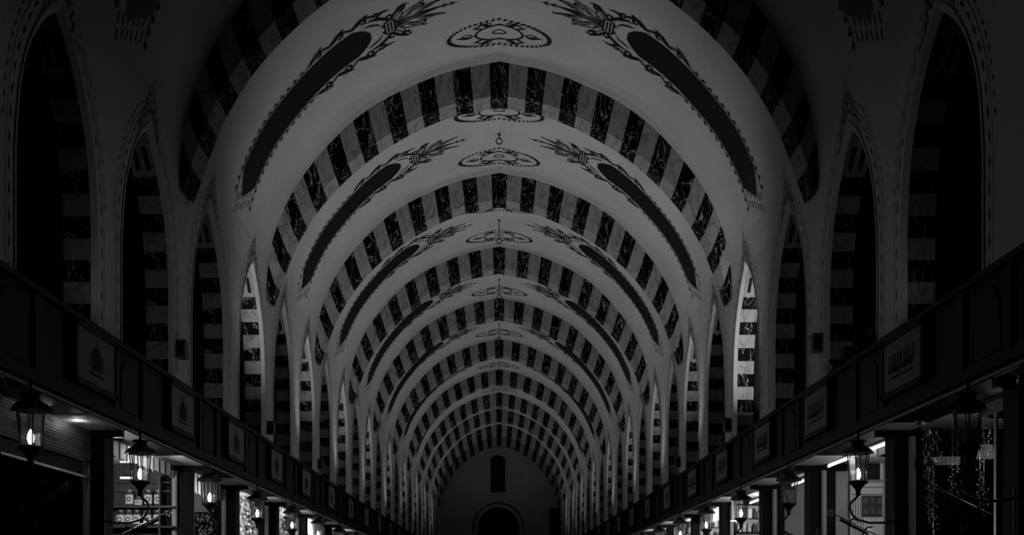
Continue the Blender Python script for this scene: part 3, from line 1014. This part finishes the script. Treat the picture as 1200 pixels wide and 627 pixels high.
# hung picture / mirror in pale frame above the cabinet
t = thing('wall_mirror', 'tall pale framed mirror above the white cabinet', 'mirror', (0, 14.28, 0))
x0, z1 = at(1010, 512, 14.28); x1, z0 = at(1034, 562, 14.28)
mb = MB(); mb.box(x0, x1, 0, .02, z0, z1); mb.build('mirror_glass', M['pane'], t)
mb = MB(); mb.box(x1-.03, x1, -.02, .02, z0, z1); mb.box(x0, x1, -.02, .02, z1-.03, z1); mb.build('frame', M['white'], t)
# bright board and lamp in the fourth right shop
x0, z1 = at(857, 575, 19.85); x1, z0 = at(871, 610, 19.85)
t = thing('pale_screen', 'bright ribbed screen left of the fourth right lantern', 'screen', (0, 19.82, 0))
mb = MB()
for q in range(7):
    a = x0+(x1-x0)*q/7; b = x0+(x1-x0)*(q+.8)/7
    mb.box(a, b, 0, .02, z0, z1)
mb.build('slats', M['white'], t)
mb = MB(); mb.box(x0-.02, x1+.02, 0, .03, z1, z1+.02); mb.box(x0-.02, x1+.02, 0, .03, z0-.02, z0); mb.build('rail', M['metal'], t)

# ------------------------------------------------------------------ hanging bead strands and hats (right, nearest shop)
rn = random.Random(11)
BL = ['leftmost bead strand, level with the two small caps', 'short bead strand right of the two small caps', 'very short bead strand under the large pale cap',
      'longest bead strand, reaching lowest of all', 'long bead strand just left of the longest one', 'bead strand under the short pleated cloth, left one',
      'bead strand under the short pleated cloth, right one', 'bead strand hanging high above the short pleated cloth', 'long bead strand below the flared ribbed cloth, left one',
      'long bead strand below the flared ribbed cloth, right one', 'bead cluster strand above the flared ribbed cloth, left one', 'bead cluster strand above the flared ribbed cloth, by the glass edge']
STR = [(1083, 505, 545), (1090, 510, 540), (1086, 548, 560), (1094, 545, 627), (1089, 560, 616), (1116, 540, 585), (1122, 548, 590), (1099, 505, 538), (1148, 540, 600), (1153, 555, 605), (1152, 497, 530), (1158, 500, 534)]
for q, (px, ya, yb) in enumerate(STR):
    y = 10.6+.25*math.sin(q*2.1)
    x, z1 = at(px, ya, y); _, z0 = at(px, yb, y)
    mb = MB(); n_ = int((z1-z0)/.022)
    for j in range(n_):
        z = z1-(j+.5)*(z1-z0)/n_; r = rn.uniform(.006, .013); dx = rn.uniform(-.03, .03)
        mb.lathe([(0, z-r), (r*.8, z-r*.6), (r, z), (r*.8, z+r*.6), (0, z+r)], x+dx, y+rn.uniform(-.03, .03), 5, True)
    mb.tube([(x, y, EYE+HB-.04), (x, y, z0)], .002, 4)
    tag(mb.build('bead_strand', M['bead']), BL[q], 'bead strand', 'bead strands in the nearest right shop')
def cap(px, py, y, s, label, tilt):
    x, z = at(px, py, y)
    t = thing('round_hat', label, 'cap', (x, y, z), 'caps hanging in the nearest right shop')
    t.rotation_euler = (0, tilt, 0)
    mb = MB(); mb.lathe([(0, s*.7), (s*.45, s*.62), (s*.7, s*.3), (s*.72, 0), (s*.6, -.01)], n=14); mb.build('crown', M['goods'], t)
    mb = MB(); mb.lathe([(s*.7, .0), (s*.78, .0), (s*.78, .03), (s*.7, .03)], n=14); mb.build('brim', M['metal'], t)
cap(1078, 497, 10.5, .055, 'small round cap hanging highest in the right shop', .3)
cap(1085, 507, 10.5, .06, 'tilted pale cap below the highest one', .9)
cap(1091, 543, 10.4, .08, 'large pale cap over a long bead strand', .2)
def drape(px0, px1, py0, py1, y, label, fl=.0):
    t0 = MB(); N = 24
    (x0, z1), (x1, z0) = at(px0, py0, y), at(px1, py1, y)
    top, bot = [], []
    for j in range(N+1):
        x = x0+(x1-x0)*j/N
        top.append((x0+(x1-x0)*(.5+(j/N-.5)*(1-fl)), y+.015*math.sin(j*1.6), z1)); bot.append((x, y+.02*math.sin(j*1.6+.5), z0))
    t0.grid([top, bot], False, True)
    tag(t0.build('hanging_scarf', M['goods']), label, 'scarf', 'cloths in the nearest right shop')
drape(1096, 1126, 535, 545, 10.9, 'short pleated cloth beside the large pale cap')
drape(1144, 1168, 521, 538, 10.8, 'flared ribbed cloth hanging by the glass edge', .4)
# glass edge strip of the shop front
mb = MB(); x, z1 = at(1167, 448, 9.6); mb.box(x-.008, x+.008, 9.58, 9.62, 0, z1)
tag(mb.build('glass_edge', M['metal']), 'thin bright upright edge of the nearest right shopfront', 'post')
# small wall lamp at the right edge
x, z = at(1196, 445, 8.3)
t = thing('wall_lamp', 'small lamp with pale bulb at the right end of the fascia', 'lamp', (x, 8.3, z))
mb = MB(); mb.lathe([(0, .17), (.02, .165), (.03, .14), (.025, .11), (.01, .10)], -.02, 0, 10); mb.build('bulb', M['flame'], t)
mb = MB(); mb.lathe([(.05, .06), (.045, -.08), (.03, -.1)], .02, 0, 8); mb.build('glass_shade', M['glass'], t)
mb = MB(); mb.tube([(0, 0, .07), (.02, 0, .2), (.06, 0, .23)], .008, 6); mb.lathe([(0, .08), (.055, .06), (.055, .05)], .02, 0, 8); mb.build('arm', M['iron'], t)
# two curled wire ornaments
x, z = at(1070, 620, 10.9)
mb = MB(); mb.tube([(x-.03+.03*math.cos(a)*1.0, 10.9, z+.03+.03*math.sin(a)) for a in [2.6-.35*k for k in range(12)]] + [(x-.05, 10.9, z-.05), (x-.01, 10.9, z-.055), (x+.02, 10.9, z-.045)], .004, 5)
tag(mb.build('curled_wire_ornament', M['metal']), 'thin curled wire ornament beside the right pillar foot', 'ornament')

# ------------------------------------------------------------------ floodlights and small boxes on the ledge
def flood_proto():
    t = thing('floodlight', 'x', 'floodlight')
    mb = MB()
    mb.box(-.11, .11, -.05, .05, -.07, .07); mb.box(-.13, .13, -.065, -.05, -.09, .09)
    for j in range(5): mb.box(-.1, .1, .05, .075, -.06+.028*j, -.052+.028*j)
    mb.build('housing', M['metal'], t)
    mb = MB(); mb.box(-.105, .105, -.068, -.064, -.075, .075); mb.build('lens', M['soft'], t)
    mb = MB(); mb.tube([(-.14, 0, 0), (-.14, 0, -.14), (0, 0, -.17), (.14, 0, -.14), (.14, 0, 0)], .008, 6); mb.build('yoke', M['iron'], t)
    return t
fp = flood_proto(); ff = True
def flood(loc, rot, sc, label):
    global ff
    o = fp if ff else copy_tree(fp)
    ff = False
    o.location = loc; o.rotation_euler = rot; o.scale = (sc, sc, sc)
    tag(o, label, 'floodlight', 'floodlights on the ledges')
flood((3.72, 12.85, LEDGE+.13), (-.6, 0, .5), .8, 'small pale floodlight tilted on the right ledge by the second arch')
flood((3.70, 12.15, LEDGE+.13), (-.2, .2, -.2), .75, 'floodlight facing the aisle, nearest but one on the right ledge')
flood((3.60, 11.2, LEDGE+.13), (-.3, .3, .9), .5, 'tiny floodlight at the foot of the nearest right pilaster')
flood((-3.72, 9.55, LEDGE+.10), (-.3, 0, .4), .5, 'dim floodlight by itself on the far left ledge')
for i, y in enumerate(UP_Y):
    for sx, nm in ((-1, 'left'), (1, 'right')):
        flood((sx*3.78, y, LEDGE+.075), (-PI/2, 0, 0), .8, nth(i, 'upturned floodlight on the %s ledge over the signs' % nm))
def speaker(side, y, h, label):
    t = thing('box_loudspeaker', label, 'loudspeaker', (side*4.04, y, EYE+h), 'small boxes on the pilasters')
    mb = MB(); mb.box(-.06, .06, -.08, .08, -.11, .11); mb.box(-.07, .07, -.09, -.08, -.12, .12); mb.build('housing', M['sign'], t)
    mb = MB(); mb.box(-.045, .045, -.095, -.09, -.09, .09); mb.build('grille', M['dark'], t)
speaker(-1, 14.75, 3.12, 'small square box on the pilaster between second and third left arches')
speaker(1, 14.75, 3.2, 'small square box on the pilaster between second and third right arches')
speaker(-1, 20.5, 2.95, 'small square box low on a farther left pilaster')
speaker(1, 20.5, 3.0, 'small square box low on a farther right pilaster')
speaker(-1, 26.2, 2.95, 'small square box on the left pilaster farthest along')
speaker(1, 26.2, 3.0, 'small square box on the right pilaster farthest along')

# ------------------------------------------------------------------ hooks hanging from the crown
for i, (a, b) in enumerate(bays[2:9]):
    m_ = (a+b)/2
    t = thing('ceiling_hook', nth(i, 'iron rod and ring hanging from the vault crown'), 'hook', (0, m_+.22, EYE+9.39), 'hooks along the vault crown')
    L = .10 if i == 0 else .48
    mb = MB(); mb.tube([(0, 0, .02), (0, 0, -L)], .012, 6); mb.lathe([(0, -.0), (.035, -.01), (.02, -.05)], n=8)
    mb.build('rod', M['iron'], t)
    mb = MB(); mb.tube([(.06*math.cos(q), 0, -L-.06+.06*math.sin(q)) for q in [2*PI*k/16 for k in range(17)]], .014, 6)
    mb.build('ring', M['iron'], t)

# ------------------------------------------------------------------ the hall narrows a little towards its far end
def narrow(y):
    return 1 - .125*max(0, min(1, (y-28)/40.0))
done = set()
for o in list(COL.objects):
    if o.parent or o.type == 'CAMERA' or o.name in ('wall_end', 'door_1', 'window_%d' % (wn+1), 'floor'): continue
    if o.type == 'MESH' and o.location.length < 1e-6:
        if o.data.name in done: continue
        done.add(o.data.name)
        for v in o.data.vertices: v.co.x *= narrow(v.co.y)
    else:
        o.location.x *= narrow(o.location.y)
